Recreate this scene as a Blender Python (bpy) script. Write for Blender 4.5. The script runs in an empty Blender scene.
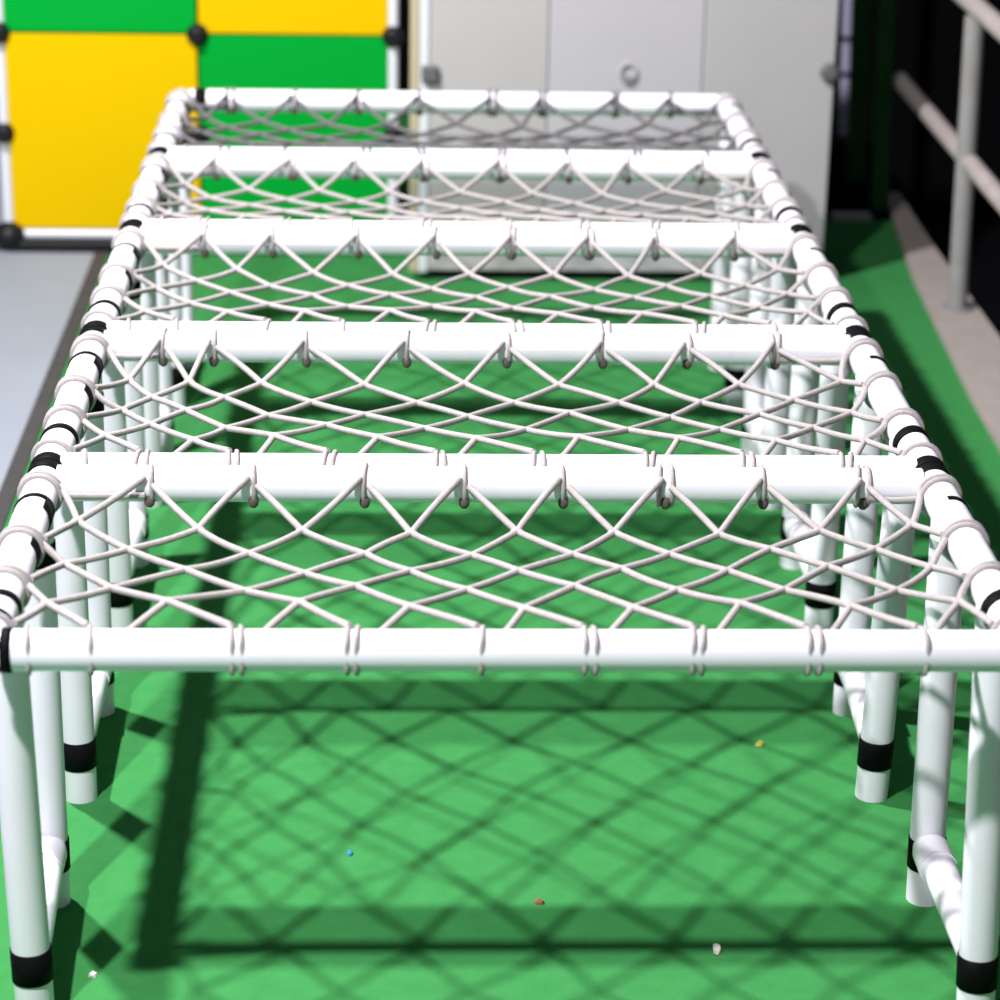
import bpy, bmesh, math, random
from mathutils import Vector, Matrix

S = bpy.context.scene
C = S.collection

# ------------------------------------------------------------------ camera
PITCH, YAW, ROLL = .3645, .0441, .0192
Fv = Vector((math.sin(YAW)*math.cos(PITCH), math.cos(YAW)*math.cos(PITCH), -math.sin(PITCH)))
Rv = Vector((math.cos(YAW), -math.sin(YAW), 0))
Uv = Rv.cross(Fv)
R2 = Rv*math.cos(ROLL) + Uv*math.sin(ROLL)
U2 = -Rv*math.sin(ROLL) + Uv*math.cos(ROLL)
cam_data = bpy.data.cameras.new('camera')
cam_data.sensor_width = 36
cam_data.lens = 2614.5/1000*36
cam_data.clip_start = .02
cam = bpy.data.objects.new('camera', cam_data)
cam.matrix_world = Matrix((
    (R2.x, U2.x, -Fv.x, .3876), (R2.y, U2.y, -Fv.y, -2.2729), (R2.z, U2.z, -Fv.z, 1.509), (0, 0, 0, 1)))
cam_data.dof.use_dof = True
cam_data.dof.focus_distance = 3.05
cam_data.dof.aperture_fstop = 4.5
C.objects.link(cam)
S.camera = cam

# ------------------------------------------------------------------ world, lamps, exposure
w = bpy.data.worlds.new('hall_ambient')
S.world = w
w.use_nodes = True
w.node_tree.nodes['Background'].inputs[0].default_value = (.86, .93, 1, 1)
w.node_tree.nodes['Background'].inputs[1].default_value = .15

def lamp(name, loc, watt, radius):
    d = bpy.data.lights.new(name, 'POINT')
    d.energy = watt
    d.shadow_soft_size = radius
    d.color = (1, .99, .985)
    o = bpy.data.objects.new(name, d)
    o.location = loc
    C.objects.link(o)
lamp('hall_lamp', (-.57, -1.08, 2.65), 500, .05)
lamp('hall_lamp', (-.57, 1.30, 2.65), 560, .05)

vs = S.view_settings
vs.view_transform = 'Standard'
vs.look = 'None'
vs.gamma = 1
vs.use_curve_mapping = False
vs.exposure = 0
S.cycles.use_denoising = True
S.cycles.max_bounces = 6

# ------------------------------------------------------------------ materials
def srgb(r, g, b):
    f = lambda c: (c/255/12.92) if c/255 <= .04045 else ((c/255+.055)/1.055)**2.4
    return (f(r), f(g), f(b), 1)

def material(name, col, rough=.5, noise=None, bump=None, spec=.4, metal=0):
    """noise = (scale, second colour, sharpness), bump = (scale, strength)"""
    m = bpy.data.materials.new(name)
    m.use_nodes = True
    nt = m.node_tree
    b = nt.nodes['Principled BSDF']
    b.inputs['Base Color'].default_value = col
    b.inputs['Roughness'].default_value = rough
    b.inputs['Specular IOR Level'].default_value = spec
    b.inputs['Metallic'].default_value = metal
    tc = nt.nodes.new('ShaderNodeTexCoord')
    if noise:
        n = nt.nodes.new('ShaderNodeTexNoise')
        n.inputs['Scale'].default_value = noise[0]
        n.inputs['Detail'].default_value = 5
        r = nt.nodes.new('ShaderNodeValToRGB')
        k = noise[2]
        r.color_ramp.elements[0].position = .5-k
        r.color_ramp.elements[1].position = .5+k
        r.color_ramp.elements[0].color = noise[1]
        r.color_ramp.elements[1].color = col
        nt.links.new(tc.outputs['Object'], n.inputs['Vector'])
        nt.links.new(n.outputs['Fac'], r.inputs['Fac'])
        nt.links.new(r.outputs['Color'], b.inputs['Base Color'])
    if bump:
        n2 = nt.nodes.new('ShaderNodeTexNoise')
        n2.inputs['Scale'].default_value = bump[0]
        n2.inputs['Detail'].default_value = 3
        bp = nt.nodes.new('ShaderNodeBump')
        bp.inputs['Strength'].default_value = bump[1]
        bp.inputs['Distance'].default_value = .002
        nt.links.new(tc.outputs['Object'], n2.inputs['Vector'])
        nt.links.new(n2.outputs['Fac'], bp.inputs['Height'])
        nt.links.new(bp.outputs['Normal'], b.inputs['Normal'])
    return m

M_pipe = material('white_pipe', (.80, .775, .87, 1), .32, (14, (.77, .745, .84, 1), .2))
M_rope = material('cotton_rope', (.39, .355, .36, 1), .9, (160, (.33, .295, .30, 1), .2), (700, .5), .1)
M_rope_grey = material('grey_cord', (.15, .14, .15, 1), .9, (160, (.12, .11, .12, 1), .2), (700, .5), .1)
M_shade_knot = material('shade_toned_rope', (.11, .09, .08, 1), .9, (160, (.07, .058, .05, 1), .2))  # rope colour darkened to paint in the shade under the bars
M_cup = material('grey_cup', (.20, .205, .21, 1), .5)
M_tape = material('black_tape', (.005, .005, .006, 1), .6, (40, (.003, .003, .004, 1), .2), None, .05)
M_green = material('green_mat', (.044, .222, .066, 1), .9, (34, (.034, .188, .051, 1), .28), (420, .5), .04)
M_blue = material('pale_blue_floor', (.27, .29, .343, 1), .6, (3, (.235, .255, .30, 1), .3), None, .2)
M_strip = material('grey_strip', (.058, .053, .055, 1), .8, (20, (.044, .041, .042, 1), .25), None, .2)
M_curb = material('pinkish_concrete', (.34, .295, .28, 1), .9, (18, (.29, .25, .235, 1), .25), (250, .4), .2)
M_dark = material('black_backdrop', (.006, .0055, .007, 1), .95, (2, (.003, .003, .0035, 1), .3), None, .02)
M_drop = material('dark_ground', (.018, .016, .020, 1), .95, (2, (.012, .011, .014, 1), .3), None, .02)
M_yellow = material('yellow_cloth', (.60, .383, 0, 1), .8, (2, (.58, .365, 0, 1), .3), None, .05)
M_pgreen = material('green_cloth', (0, .27, .026, 1), .8, (2, (0, .258, .025, 1), .3), None, .05)
M_tube = material('white_tube', (.6, .6, .66, 1), .4)
M_conn = material('black_plastic', (.008, .008, .010, 1), .45, None, None, .2)
M_cab1 = material('warm_white_board', (.40, .375, .385, 1), .55, (5, (.38, .357, .365, 1), .3), None, .2)
M_cab2 = material('cool_white_board', (.42, .395, .435, 1), .55, (5, (.40, .377, .415, 1), .3), None, .2)
M_cab3 = material('greyish_white_board', (.384, .365, .385, 1), .55, (5, (.36, .342, .36, 1), .3), None, .2)
M_cream = material('cream_edge', (.40, .35, .24, 1), .6)
M_clip = material('grey_clip', (.10, .10, .105, 1), .5)
M_rail = material('weathered_white_paint', (.38, .33, .32, 1), .6, (30, (.32, .27, .26, 1), .2), None, .3)
M_post = material('grey_green_paint', (.26, .25, .255, 1), .5, (25, (.22, .21, .21, 1), .2), None, .4)
M_gpost = material('dark_green_paint', (.001, .08, .008, 1), .5)
M_lav = material('lavender_white_tube', (.42,.40,.56, 1), .4)
M_sill = material('grey_stone', (.40, .40, .44, 1), .8)
M_scrap = material('white_paper', (.8, .74, .70, 1), .9)
M_scrapb = material('blue_paper', (.05, .22, .45, 1), .9)
M_scrapr = material('brown_leaf', (.20, .09, .04, 1), .9)
M_scrapy = material('yellow_crumb', (.45, .42, .06, 1), .9)

# ------------------------------------------------------------------ mesh helpers
def frame_of(d):
    d = d.normalized()
    a = Vector((0, 0, 1)) if abs(d.z) < .9 else Vector((1, 0, 0))
    u = d.cross(a).normalized()
    return u, d.cross(u)

def tube(bm, pts, r, seg=16, caps=True, closed=False, rounded=0):
    """sweep a circle along pts; r number or list; rounded = end rounding length"""
    pts = [Vector(p) for p in pts]
    rs = list(r) if isinstance(r, (list, tuple)) else [r]*len(pts)
    if rounded:
        d0 = (pts[1]-pts[0]).normalized(); d1 = (pts[-1]-pts[-2]).normalized()
        a0, a1 = pts[0], pts[-1]; r0, r1 = rs[0], rs[-1]
        pre, post, rp, rq = [], [], [], []
        for t in (0, .3, .65):
            k = math.sqrt(1-(1-t)**2)
            pre.append(a0+d0*rounded*t); rp.append(r0*(1-.45*(1-k)))
            post.append(a1-d1*rounded*t); rq.append(r1*(1-.45*(1-k)))
        pts = pre+[a0+d0*rounded]+pts[1:-1]+[a1-d1*rounded]+post[::-1]
        rs = rp+[r0]+rs[1:-1]+[r1]+rq[::-1]
    n = len(pts)
    rings = []
    u = None
    for i in range(n):
        if closed:
            d = pts[(i+1) % n]-pts[i-1]
        else:
            d = pts[min(i+1, n-1)]-pts[max(i-1, 0)]
        d.normalize()
        if u is None:
            u, v = frame_of(d)
        else:
            u = (u-d*u.dot(d)).normalized(); v = d.cross(u)
        rings.append([bm.verts.new(pts[i]+(u*math.cos(2*math.pi*k/seg)+v*math.sin(2*math.pi*k/seg))*rs[i]) for k in range(seg)])
    for i in range(n if closed else n-1):
        A, B = rings[i], rings[(i+1) % n]
        for k in range(seg):
            f = bm.faces.new((A[k], A[(k+1) % seg], B[(k+1) % seg], B[k])); f.smooth = True
    if caps and not closed:
        # caps on vertices of their own, so that the wall keeps its true normals
        for R in (rings[0][::-1], rings[-1]):
            bm.faces.new([bm.verts.new(v.co) for v in R])

def band(bm, p, d, r, width, thick, seg=28, a0=0, a1=2*math.pi, up=None, tilt=0):
    """tape band wrapped round a pipe of radius r at p along axis d (optionally only an arc)"""
    d = Vector(d).normalized()
    u, v = frame_of(d)
    if up is not None:
        u = Vector(up).normalized(); v = d.cross(u)
    full = abs(a1-a0-2*math.pi) < 1e-6
    n = seg if full else seg+1
    R = []
    for k in range(n):
        a = a0+(a1-a0)*k/seg
        o = u*math.cos(a)+v*math.sin(a)
        sh = d*tilt*math.cos(a)
        R.append([bm.verts.new(Vector(p)+sh+o*rr+d*ww) for rr, ww in
                  ((r-.0006, -width/2), (r+thick, -width/2+.0008), (r+thick, width/2-.0008), (r-.0006, width/2))])
    for k in range(n if full else n-1):
        A, B = R[k], R[(k+1) % n]
        for q in range(4):
            f = bm.faces.new((A[q], A[(q+1) % 4], B[(q+1) % 4], B[q]))
            f.smooth = q == 1
    if not full:
        bm.faces.new(R[0][::-1]); bm.faces.new(R[-1])

def box(bm, lo, hi, bev=0):
    t = bmesh.new()
    bmesh.ops.create_cube(t, size=1)
    lo, hi = Vector(lo), Vector(hi)
    for v in t.verts:
        v.co = Vector(((lo[i]+hi[i])/2+v.co[i]*(hi[i]-lo[i]) for i in range(3)))
    if bev:
        bmesh.ops.bevel(t, geom=t.edges[:], offset=bev, segments=2, affect='EDGES', profile=.5)
    me = bpy.data.meshes.new('tmp'); t.to_mesh(me); bm.from_mesh(me); bpy.data.meshes.remove(me); t.free()

def ball(bm, p, r, sub=2, sc=(1, 1, 1)):
    m = Matrix.Translation(p) @ Matrix.Diagonal((sc[0]*r, sc[1]*r, sc[2]*r, 1))
    g = bmesh.ops.create_icosphere(bm, subdivisions=sub, radius=1, matrix=m)
    for v in g['verts']:
        for f in v.link_faces:
            f.smooth = True

def prism(bm, poly, z0, z1):
    a = [bm.verts.new((x, y, z0)) for x, y in poly]
    b = [bm.verts.new((x, y, z1)) for x, y in poly]
    n = len(poly)
    bm.faces.new(a[::-1]); bm.faces.new(b)
    for i in range(n):
        bm.faces.new((a[i], a[(i+1) % n], b[(i+1) % n], b[i]))

def obj(name, bm, m, parent=None, label=None):
    bmesh.ops.recalc_face_normals(bm, faces=bm.faces[:])
    me = bpy.data.meshes.new(name)
    root = parent
    while root is not None and root.parent is not None:
        root = root.parent
    if root is not None:
        bmesh.ops.translate(bm, verts=bm.verts[:], vec=-Vector(root.location))
    bm.to_mesh(me); bm.free()
    me.materials.append(m)
    o = bpy.data.objects.new(name, me)
    C.objects.link(o)
    if parent is not None:
        o.parent = parent
    if label:
        o['label'] = label
    return o

def tag(o, label, cat, group=None):
    o['label'] = label; o['category'] = cat
    if group:
        o['group'] = group
    return o

def thing(name, label, cat, loc, group=None):
    o = bpy.data.objects.new(name, None)
    o.location = loc
    o.empty_display_size = .1
    C.objects.link(o)
    return tag(o, label, cat, group)

def structure(name, bm, m):
    o = obj(name, bm, m)
    o['kind'] = 'structure'
    return o

# ------------------------------------------------------------------ setting
CURB_L = [(1.28, -3.2), (1.41, .9), (1.436, 2.2), (1.476, 2.98), (1.535, 3.61), (1.538, 3.68)]
bm = bmesh.new()
prism(bm, [(-.218, -3.2)] + CURB_L[:4] + [(1.522, 3.47), (1.30, 3.47), (1.30, 4.6), (-.218, 4.6)], -.03, 0)
structure('floor', bm, M_green)
bm = bmesh.new(); prism(bm, [(1.30, 3.47), (1.522, 3.47), CURB_L[4], CURB_L[5], (1.60, 3.68), (1.60, 4.6), (1.30, 4.6)], -.03, 0)
structure('floor_back', bm, M_dark)
bm = bmesh.new(); prism(bm, [(-3.2, -3.2), (-.246, -3.2), (-.246, 4.6), (-3.2, 4.6)], -.03, .001)
structure('floor_left', bm, M_blue)
bm = bmesh.new(); prism(bm, [(-.246, -3.2), (-.218, -3.2), (-.218, 4.6), (-.246, 4.6)], -.03, .004)
structure('trim_1', bm, M_strip)
bm = bmesh.new(); prism(bm, CURB_L + [(1.574, 3.68), (1.566, 3.2), (1.566, -3.2)], -.03, .012)
structure('trim_2', bm, M_curb)
bm = bmesh.new()
prism(bm, [(1.566, -3.2), (4.2, -3.2), (4.2, 4.6), (1.61, 4.6), (1.61, 3.68), (1.575, 3.66), (1.566, 3.2)], -.33, -.30)
structure('floor_right', bm, M_drop)
bm = bmesh.new(); box(bm, (4.2, -3.2, -.33), (4.25, 4.65, 2.9)); structure('wall_right', bm, M_dark)
bm = bmesh.new(); box(bm, (-3.2, 4.6, -.33), (4.25, 4.65, 2.9)); structure('wall_back', bm, M_dark)

# ------------------------------------------------------------------ crawl frames with rope nets
PR = .0204                     # pipe radius
H = .4782                      # height of the pipe axes
SEAM = [0, .495, 1.002, 1.522, 1.992, 2.490]
TIE = .1143
LEAN = {(0, 0, False): .011, (0, 1, False): .012, (0, 1, True): .007, (1, 1, False): -.010, (1, 0, False): .003}

def lashing(bm, p, axis, rnd, turns, r=.0027, ymin=-9, ymax=9):
    """rope turns round a pipe: p centre on the pipe axis"""
    axis = Vector(axis)
    u, v = frame_of(axis)
    for t in range(turns):
        off = (t-(turns-1)/2)*.0105 + rnd.uniform(-.0015, .0015)
        tl = rnd.uniform(-.0035, .0035)
        n = 22
        pts = []
        for k in range(n):
            a = 2*math.pi*k/n
            rr = PR+r*.75
            P = Vector(p)+axis*(off+tl*math.cos(a))+(u*math.cos(a)+v*math.sin(a))*rr
            P.y = min(max(P.y, ymin+r+.0004), ymax-r-.0004)     # squeezed flat between touching bars
            pts.append(P)
        tube(bm, pts, r, 8, closed=True)

def rope(bm, a, b, rnd, r=.0039, sag=.0012):
    a, b = Vector(a), Vector(b)
    n = 5
    m = Vector((rnd.uniform(-.003, .003), rnd.uniform(-.003, .003), -sag*rnd.uniform(.2, 1.2)))
    pts = [a.lerp(b, i/n)+m*math.sin(math.pi*i/n) for i in range(n+1)]
    tube(bm, pts, r, 8)

def crawl_frame(k, label):
    rnd = random.Random(11+k)
    s0, s1 = SEAM[k], SEAM[k+1]
    L = s1-s0
    root = thing('crawl_net_frame', label, 'crawl frame', (.5, (s0+s1)/2, 0), 'white pipe crawl frames set end to end')
    yf, yr = s0+.0206, s1-.0206
    for y in (yf, yr):
        b = bmesh.new(); tube(b, [(.015, y, H), (.985, y, H)], PR, 32)
        bar = obj('cross_bar', b, M_pipe, root)
        if k == 0 and y == yf:
            b = bmesh.new(); band(b, (.0215, y, H), (1, 0, 0), PR, .011, .0016)
            obj('tape_band', b, M_tape, bar, 'black tape band at the near corner')
        if k == 4 and y == yr:
            b = bmesh.new(); band(b, (.036, y, H), (1, 0, 0), PR, .022, .0016)
            obj('tape_band', b, M_tape, bar, 'black tape band at the far corner')
    ya, yb = s0+.291*L, s0+.775*L
    zt = .062
    for X in (0, 1):
        b = bmesh.new(); tube(b, [(X, s0+.001, H), (X, s1-.001, H)], PR, 32, rounded=.018)
        rail = obj('side_rail', b, M_pipe, root)
        # tape: broad collar behind the front corner, thin bands at the leg joints
        for y0_, y1_ in ((s0+.0006, s0+(.030 if k == 0 else .023)), (s1-.021, s1-.0006)):
            if k == 4 and y1_ > s1-.01:
                continue
            b = bmesh.new(); band(b, (X, (y0_+y1_)/2, H), (0, 1, 0), PR, y1_-y0_, .0016)
            obj('tape_band', b, M_tape, rail, 'broad black tape band')
        tf, tr = s0+.113+rnd.uniform(-.006, .008), s0+.383*L/.495
        if X == 0 and k == 0:
            b = bmesh.new(); band(b, (X, s0+.072, H), (0, 1, 0), PR, .012, .0016, tilt=-.004)
            obj('tape_band', b, M_tape, rail, 'thin black tape band')
        b = bmesh.new(); band(b, (X, tf, H), (0, 1, 0), PR, .014 if X == 0 else .022, .0016, tilt=.004)
        obj('tape_band', b, M_tape, rail, 'thin black tape band')
        b = bmesh.new()
        if X == 0:
            band(b, (X, tr, H), (0, 1, 0), PR, .009, .0016, tilt=.004)
        else:
            band(b, (X, tr, H), (0, 1, 0), PR, .010, .0016, a0=-.2, a1=2.2, up=(0, 0, 1))
        obj('tape_band', b, M_tape, rail, 'thin black tape band')
        if X == 0:
            for yy, ww in ((s0+.262*L/.495, .034), (s0+.365*L/.495, .030)):
                b = bmesh.new(); band(b, (X, yy, H), (0, 1, 0), PR, ww, .0016, a0=.7, a1=3.3, up=(0, 0, 1), tilt=.010)
                obj('tape_strip', b, M_tape, rail, 'strip of black tape on the inner side')
        for y in (ya, yb):
            dx = LEAN.get((k, X, y == yb), 0)
            dy = -.024 if (k, X) == (0, 1) and y == ya else 0
            b = bmesh.new(); tube(b, [(X+dx, y+dy, 0), (X, y, H-.006)], PR, 32)
            leg = obj('leg', b, M_pipe, root)
            if X == 0:
                b = bmesh.new(); band(b, (X, y, H-.046), (0, 0, 1), PR, .026, .0014)
                obj('tape_band', b, M_tape, leg, 'black tape band under the rail')
            b = bmesh.new(); band(b, (X+dx*(1-zt/H), y+dy*(1-zt/H), zt), (-dx, -dy, H), PR, .038, .0014)
            obj('tape_band', b, M_tape, leg, 'black tape band round the foot of the leg')
        xa_, xb_ = (X+LEAN.get((k, X, e), 0)*(1-zt/H) for e in (False, True))
        b = bmesh.new(); tube(b, [(xa_, ya+(-.012 if (k, X) == (0, 1) else .006), zt+.012), (xb_, yb-.012, zt+.012)], PR*.96, 32)
        # sleeve that wraps onto the rear leg
        tube(b, [(xb_, yb-.062, zt+.012), (xb_, yb-.0235, zt+.012)], PR*1.08, 32)
        obj('stretcher', b, M_pipe, root)
    # ---- net
    fr = [0, .134/.495, .198/.495, .267/.495, .325/.495, .380/.495, 1]
    zz = [0, -.001, -.012, -.020, -.024, -.020, 0]
    q = {}
    jf = [rnd.uniform(-.012, .012) for _ in range(8)]
    if k == 0:
        xs_f = [.10, .237, .35, .473, .575, .682, .791, .90]
        xs_r = [.117, .232, .356, .467, .578, .693, .803, .916]
    elif k == 1:
        xs_f = [.10+TIE*i+jf[i] for i in range(8)]
        xs_r = [.155, .275, .405, .535, .66, .77, .89, .955]
        xs_r = [.09, .155, .275, .405, .535, .66, .77, .885]
    else:
        xs_f = [.10+TIE*i+jf[i] for i in range(8)]
        xs_r = [.10+TIE*i-jf[7-i] for i in range(8)]
    for j in range(1, 6):
        t = j/6
        for i in range(-1, 8):
            if j % 2 and True:
                f = lambda a: (a[max(i, 0)]+a[min(i+1, 7)])/2
                x = f(xs_f)*(1-t)+f(xs_r)*t
                if i in (-1, 7):
                    x = .055+rnd.uniform(-.006, .006) if i == -1 else .957+rnd.uniform(-.005, .005)
                key = i+.5
            else:
                x = 0 if i < 0 else xs_f[i]*(1-t)+xs_r[i]*t
                key = float(i)
            cx = 1-.55*abs(2*x-1)**3
            edge = x in (0, 1)
            y = s0+fr[j]*L+(0 if edge else rnd.uniform(-.006, .006))
            if edge:
                y = s0+(.165, .285)[j//2-1]*L/.495+rnd.uniform(-.012, .012)
            if j % 2 == 0 and i == 7:
                q[(j, 8.0)] = Vector((1, s0+(.175, .300)[j//2-1]*L/.495+rnd.uniform(-.012, .012), H))
            q[(j, key)] = Vector((x+(0 if edge else rnd.uniform(-.006, .006)), y, H+zz[j]*cx+(0 if edge else rnd.uniform(-.0025, .0025))))
    net = bmesh.new()
    ties = []
    rb = PR+.003
    for j in range(0, 6):
        keys0 = [float(i) for i in (range(8) if j == 0 else range(-1, 9))] if j % 2 == 0 else [i+.5 for i in range(-1, 8)]
        for a in keys0:
            for d in (-.5, .5):
                b_ = a+d
                if j+1 == 6:
                    if b_ < 0 or b_ > 7:
                        continue
                    i = int(b_)
                    # rear bar: one strand climbs onto the face of the bar, the other comes from below it
                    if d > 0:
                        p1 = Vector((xs_r[i]-.004, yr-rb*.80, H+rb*.60))
                    else:
                        p1 = Vector((xs_r[i]+.006, yr-rb*.97, H+rb*.25))
                    p0 = q[(j, a)]
                elif j == 0:
                    i = int(a)
                    if d < 0:
                        p0 = Vector((xs_f[i]-.003, yf+rb*.55, H+rb*.84))
                    else:
                        p0 = Vector((xs_f[i]+.005, yf+rb*.80, H-rb*.60))
                    p1 = q[(1, b_)]
                else:
                    if (j+1, b_) not in q:
                        continue
                    p0, p1 = q[(j, a)], q[(j+1, b_)]
                def edge_fix(p, o):
                    if p.x == 0:
                        return Vector((PR+.002, p.y+(o.y-p.y)*.12, H+.006))
                    if p.x == 1:
                        return Vector((1-PR-.002, p.y+(o.y-p.y)*.12, H+.006))
                    return p
                a0, b0 = edge_fix(p0, p1), edge_fix(p1, p0)
                rope(net, a0, b0, rnd)
    for (j, a), p in q.items():
        if p.x in (0, 1):
            continue
        ball(net, p, .0052, 2, (1.5, 1, .8))
    # corner strands: outermost knots tied to the rails next to the corners
    for X, sx, key in ((0, 1, -.5), (1, -1, 7.5)):
        rope(net, (X+sx*(PR+.002), s1-.052, H+.008), q[(5, key)], rnd)
        rope(net, (X+sx*(PR+.002), s0+.062, H+.010), q[(1, key)], rnd)
        rope(net, (X+sx*(PR+.002), s1-.050, H-.004), ((xs_r[0]-.004 if X == 0 else xs_r[7]+.006), yr-rb*.95, H-.006), rnd, sag=.002)
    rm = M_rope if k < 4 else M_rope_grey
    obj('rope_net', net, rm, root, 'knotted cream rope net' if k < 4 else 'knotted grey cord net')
    # ---- lashings
    for i in range(8):
        b = bmesh.new(); lashing(b, (xs_f[i]+.001, yf, H), (1, 0, 0), rnd, 2 if rnd.random() < .75 else 1, ymin=s0)
        obj('rope_lashing', b, rm, root)
        b = bmesh.new(); lashing(b, (xs_r[i]+.001, yr, H), (1, 0, 0), rnd, 2 if rnd.random() < .4 else 1, ymax=s1)
        lo = obj('rope_lashing', b, rm, root)
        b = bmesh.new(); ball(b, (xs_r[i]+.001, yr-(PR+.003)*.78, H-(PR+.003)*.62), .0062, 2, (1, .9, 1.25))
        obj('shade_knot', b, M_shade_knot, lo, 'dark knot added as stand-in for underside shade')  # added knot, its dark colour stands in for the lashing's shaded underside
    b = bmesh.new(); lashing(b, (.042, yf, H), (1, 0, 0), rnd, 1, ymin=s0)
    obj('rope_lashing', b, M_rope, root)
    for X in (0, 1):
        for y, n in ((s0+.058, 1), (q[(2, -1. if X == 0 else 8.)].y, 2), (q[(4, -1. if X == 0 else 8.)].y, 2), (s1-.052, 2)):
            b = bmesh.new(); lashing(b, (X, y, H), (0, 1, 0), rnd, n, .0031)
            obj('rope_lashing', b, M_rope, root)
    return root

crawl_frame(0, 'white pipe crawl frame with rope net, nearest of the row')
crawl_frame(1, 'white pipe crawl frame with rope net, second of the row from the front')
crawl_frame(2, 'white pipe crawl frame with rope net, third and middle of the row')
crawl_frame(3, 'white pipe crawl frame with rope net, fourth of the row from the front')
crawl_frame(4, 'white pipe crawl frame with rope net, farthest of the row, next to the coloured panels')

# ------------------------------------------------------------------ yellow and green panel screen
PY = 3.17
scr = thing('panel_screen', 'checkered yellow and green panel screen on white tubes with black joints', 'panel screen', (-.025, PY, 0))
cols = (-.429, -.020, .386)
rows = (.038, .465, .892)
for i in range(2):
    for j in range(2):
        b = bmesh.new()
        g = .002
        box(b, (cols[i]+.010 if i == 0 else cols[i]+g, PY-.007, rows[j]+(.010 if j == 0 else g)), (cols[i+1]-(.010 if i == 1 else g), PY+.007, rows[j+1]-(.010 if j == 1 else g)), .003)
        yel = (i+j) % 2 == 0
        obj('cloth_panel', b, M_yellow if yel else M_pgreen, scr, 'yellow panel' if yel else 'green panel')
for x in (cols[0], cols[2]):
    b = bmesh.new(); tube(b, [(x, PY, .03), (x, PY, .902)], .0115, 20); obj('upright_tube', b, M_tube, scr)
for z in (rows[0]-.003, rows[2]):
    b = bmesh.new(); tube(b, [(cols[0], PY, z), (cols[2], PY, z)], .0115, 20); obj('horizontal_tube', b, M_tube, scr)
for x in cols:
    for z in (.254, .465, .892):
        b = bmesh.new(); ball(b, (x, PY-.006, z), .0235 if z != .254 else .0225, 3, (1, 1, 1)); tube(b, [(x, PY-.034, z), (x, PY-.02, z)], .011, 16)
        obj('joint_ball', b, M_conn, scr)
    b = bmesh.new(); ball(b, (x, PY-.008, .032), .035, 3, (1, 1, .9)); obj('foot_joint', b, M_conn, scr)
b = bmesh.new(); box(b, (cols[0], PY-.030, 0), (cols[2], PY+.014, .026), .005); obj('base_rail', b, M_conn, scr, 'black base rail')

# ------------------------------------------------------------------ white cabinet
cab = thing('storage_cabinet', 'white cabinet with three tall flat panels standing beyond the far frame', 'cabinet', (.86, 3.085, 0))
X0, X1, YF, YB, ZT = .436, 1.279, 2.95, 3.24, .965
b = bmesh.new(); box(b, (X0+.006, YF+.012, .024), (X1-.004, YB, ZT), .006); obj('carcass', b, M_cab3, cab)
b = bmesh.new(); box(b, (X0+.03, YF+.02, 0), (X1-.03, YB-.02, .024)); obj('plinth', b, M_conn, cab, 'dark recessed plinth')
for xa, xb, m, l in ((.460, .6985, M_cab1, 'warm white front panel'), (.700, 1.0115, M_cab2, 'cool white front panel'), (1.013, X1, M_cab3, 'greyish white front panel')):
    b = bmesh.new(); box(b, (xa, YF, .022), (xb, YF+.012, ZT-.004), .003); obj('front_panel', b, m, cab, l)
b = bmesh.new(); box(b, (.440, YF-.004, .018), (.459, YF+.014, ZT), .003); obj('corner_post', b, M_tube, cab, 'bright white corner post')
b = bmesh.new(); box(b, (.420, YF-.001, .018), (.4395, YF+.012, ZT), .003); obj('edge_strip', b, M_cream, cab, 'cream edge strip')
b = bmesh.new(); box(b, (.443, YF-.016, .416), (.478, YF-.003, .451), .005); obj('corner_clip', b, M_clip, cab, 'square grey clip')
b = bmesh.new(); tube(b, [(1.2675, YF-.016, .444), (1.2675, YF+.001, .444)], .019, 24, rounded=.004); obj('corner_clip', b, M_clip, cab, 'round grey clip')
b = bmesh.new()
tube(b, [(.860+.016*math.cos(t*math.pi/12), YF-.006, .439+.019*math.sin(t*math.pi/12)) for t in range(24)], .0028, 8, closed=True)
hnd = obj('ring_pull', b, M_cab2, cab)
b = bmesh.new()
pr = [(.860+.016*math.cos(-math.pi*t/10), .437+.019*math.sin(-math.pi*t/10)) for t in range(1, 10)]
fa = [b.verts.new((x, YF-.009, z)) for x, z in pr]; fb = [b.verts.new((x, YF, z)) for x, z in pr]
b.faces.new(fa); b.faces.new(fb[::-1])
for i in range(len(pr)):
    b.faces.new((fa[i], fa[(i+1) % len(pr)], fb[(i+1) % len(pr)], fb[i]))
obj('finger_cup', b, M_cup, hnd, 'grey half-round cup')

# ------------------------------------------------------------------ handrail on the curb
hr = thing('handrail', 'grey white painted pipe handrail standing on the pinkish curb at the right', 'handrail', (1.52, 2.76, .012))
for py in (2.73, .93, -.87):
    b = bmesh.new(); tube(b, [(1.519, py, .012), (1.507, py, .60)], .0195, 28); post = obj('post', b, M_post, hr, 'grey green post')
    b = bmesh.new(); tube(b, [(1.519, py, .012), (1.519, py, .017)], .030, 28); obj('base_flange', b, M_post, post)
b = bmesh.new(); tube(b, [(1.519, -1.3, .292), (1.519, 3.49, .318)], .0185, 28); obj('mid_rail', b, M_rail, hr)
b = bmesh.new(); tube(b, [(1.512, -1.3, .604), (1.512, 3.49, .617)], .0195, 28); obj('top_rail', b, M_rail, hr)

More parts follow.
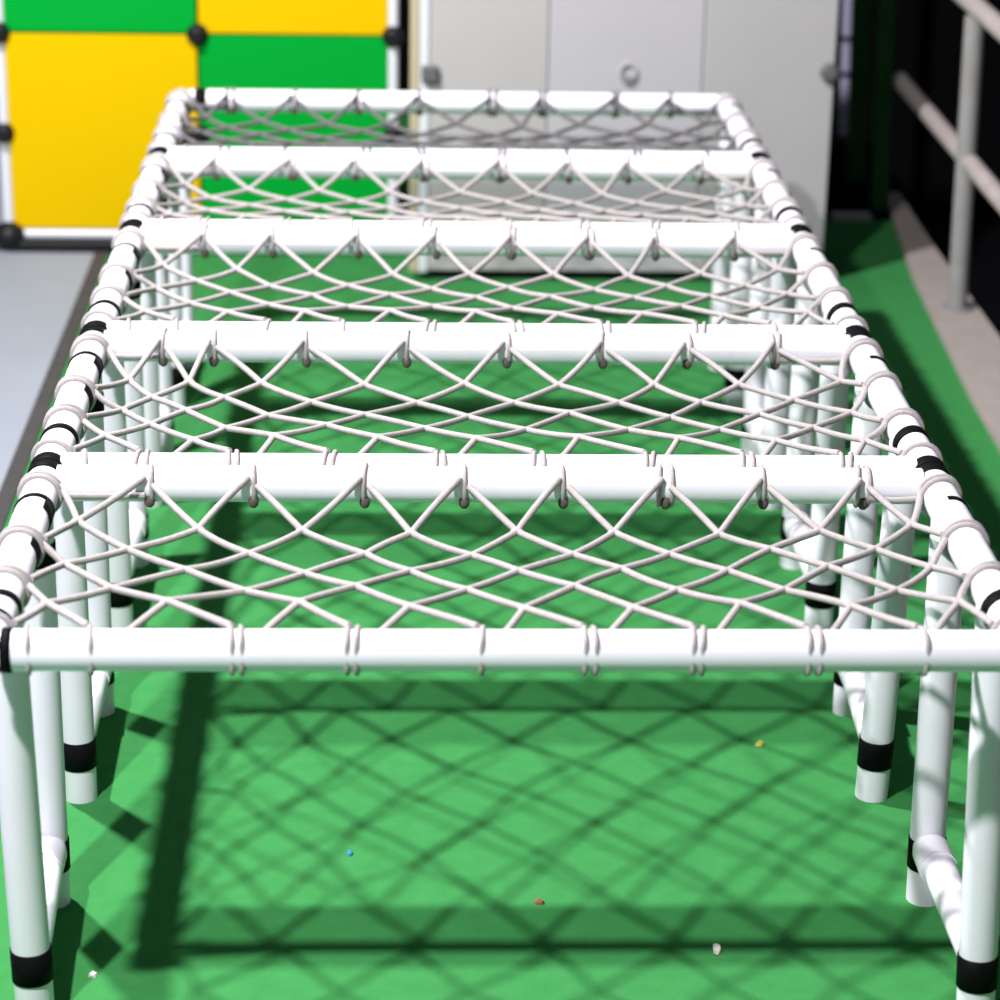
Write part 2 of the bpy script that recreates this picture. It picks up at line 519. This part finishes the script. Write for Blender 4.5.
# ------------------------------------------------------------------ green posts, pole, sill in the dark corner
for (xb, xt, y, label) in ((1.5005, 1.484, 3.53, 'dark green square post beside the end of the handrail'),
                           (1.4915, 1.477, 3.80, 'dark green square post behind the other green post, nearer the white cabinet')):
    g = thing('green_post', label, 'post', (xb, y, 0), 'dark green posts in the back corner')
    b = bmesh.new()
    hw = .0195 if y < 3.6 else .0205
    box(b, (xb-hw, y-hw, .012), (xb+hw, y+hw, 1.1), .003)
    for v in b.verts:
        v.co.x += (xt-xb)*v.co.z/.49
    obj('shaft', b, M_gpost, g)
    b = bmesh.new(); box(b, (xb-hw-.003, y-hw-.004, 0), (xb+hw+.003, y+hw+.004, .014), .002); obj('foot_cap', b, M_conn, g)
pole = thing('tube_pole', 'pale lavender white tube with black rings behind the white cabinet', 'pole', (1.5265, 4.2, 0))
b = bmesh.new(); tube(b, [(1.526, 4.2, .03), (1.496, 4.2, 1.0)], .0135, 20); shaft = obj('shaft', b, M_lav, pole)
for z in (.185, .275, .45):
    b = bmesh.new(); band(b, (1.526-.030*(z-.03)/.97, 4.2, z), (0, 0, 1), .0137, .014, .002); obj('ring', b, M_conn, shaft)
b = bmesh.new(); box(b, (1.475, 4.15, 0), (1.575, 4.26, .03), .008); obj('foot', b, M_conn, pole, 'black foot block')
b = bmesh.new(); box(b, (1.385, 3.455, 0), (1.472, 3.50, .012), .002)
tag(obj('sill_slab', b, M_sill), 'small pale grey slab on the floor beside the cabinet', 'slab')

# ------------------------------------------------------------------ litter on the green mat
def scrap(name, x, y, sx, sy, m, label, seed):
    r = random.Random(seed)
    b = bmesh.new()
    n = 8
    lo, hi, = [], []
    for i in range(n):
        a = 2*math.pi*i/n
        k = r.uniform(.7, 1.15)
        lo.append(b.verts.new((x+sx*k*math.cos(a), y+sy*k*math.sin(a), .0002)))
        hi.append(b.verts.new((x+sx*.8*k*math.cos(a), y+sy*.8*k*math.sin(a), .002+r.uniform(0, .003))))
    top = b.verts.new((x, y, .006)); bot = b.verts.new((x, y, .0002))
    for i in range(n):
        k = (i+1) % n
        b.faces.new((lo[i], lo[k], hi[k], hi[i])); b.faces.new((hi[i], hi[k], top)); b.faces.new((lo[k], lo[i], bot))
    tag(obj(name, b, m), label, 'scrap')
scrap('paper_scrap', .7525, .270, .006, .011, M_scrap, 'small white paper scrap on the green mat under the nearest net', 1)
scrap('paper_scrap', .0634, .219, .005, .006, M_scrap, 'tiny white scrap on the green mat beside the near left leg', 2)
scrap('paper_scrap', .3388, .493, .0045, .006, M_scrapb, 'tiny blue scrap on the green mat under the nearest net', 3)
scrap('leaf_scrap', .5596, .375, .007, .006, M_scrapr, 'brownish leaf scrap on the green mat under the nearest net', 4)
scrap('crumb', .868, .785, .006, .006, M_scrapy, 'yellowish crumb on the green mat near the right legs', 5)
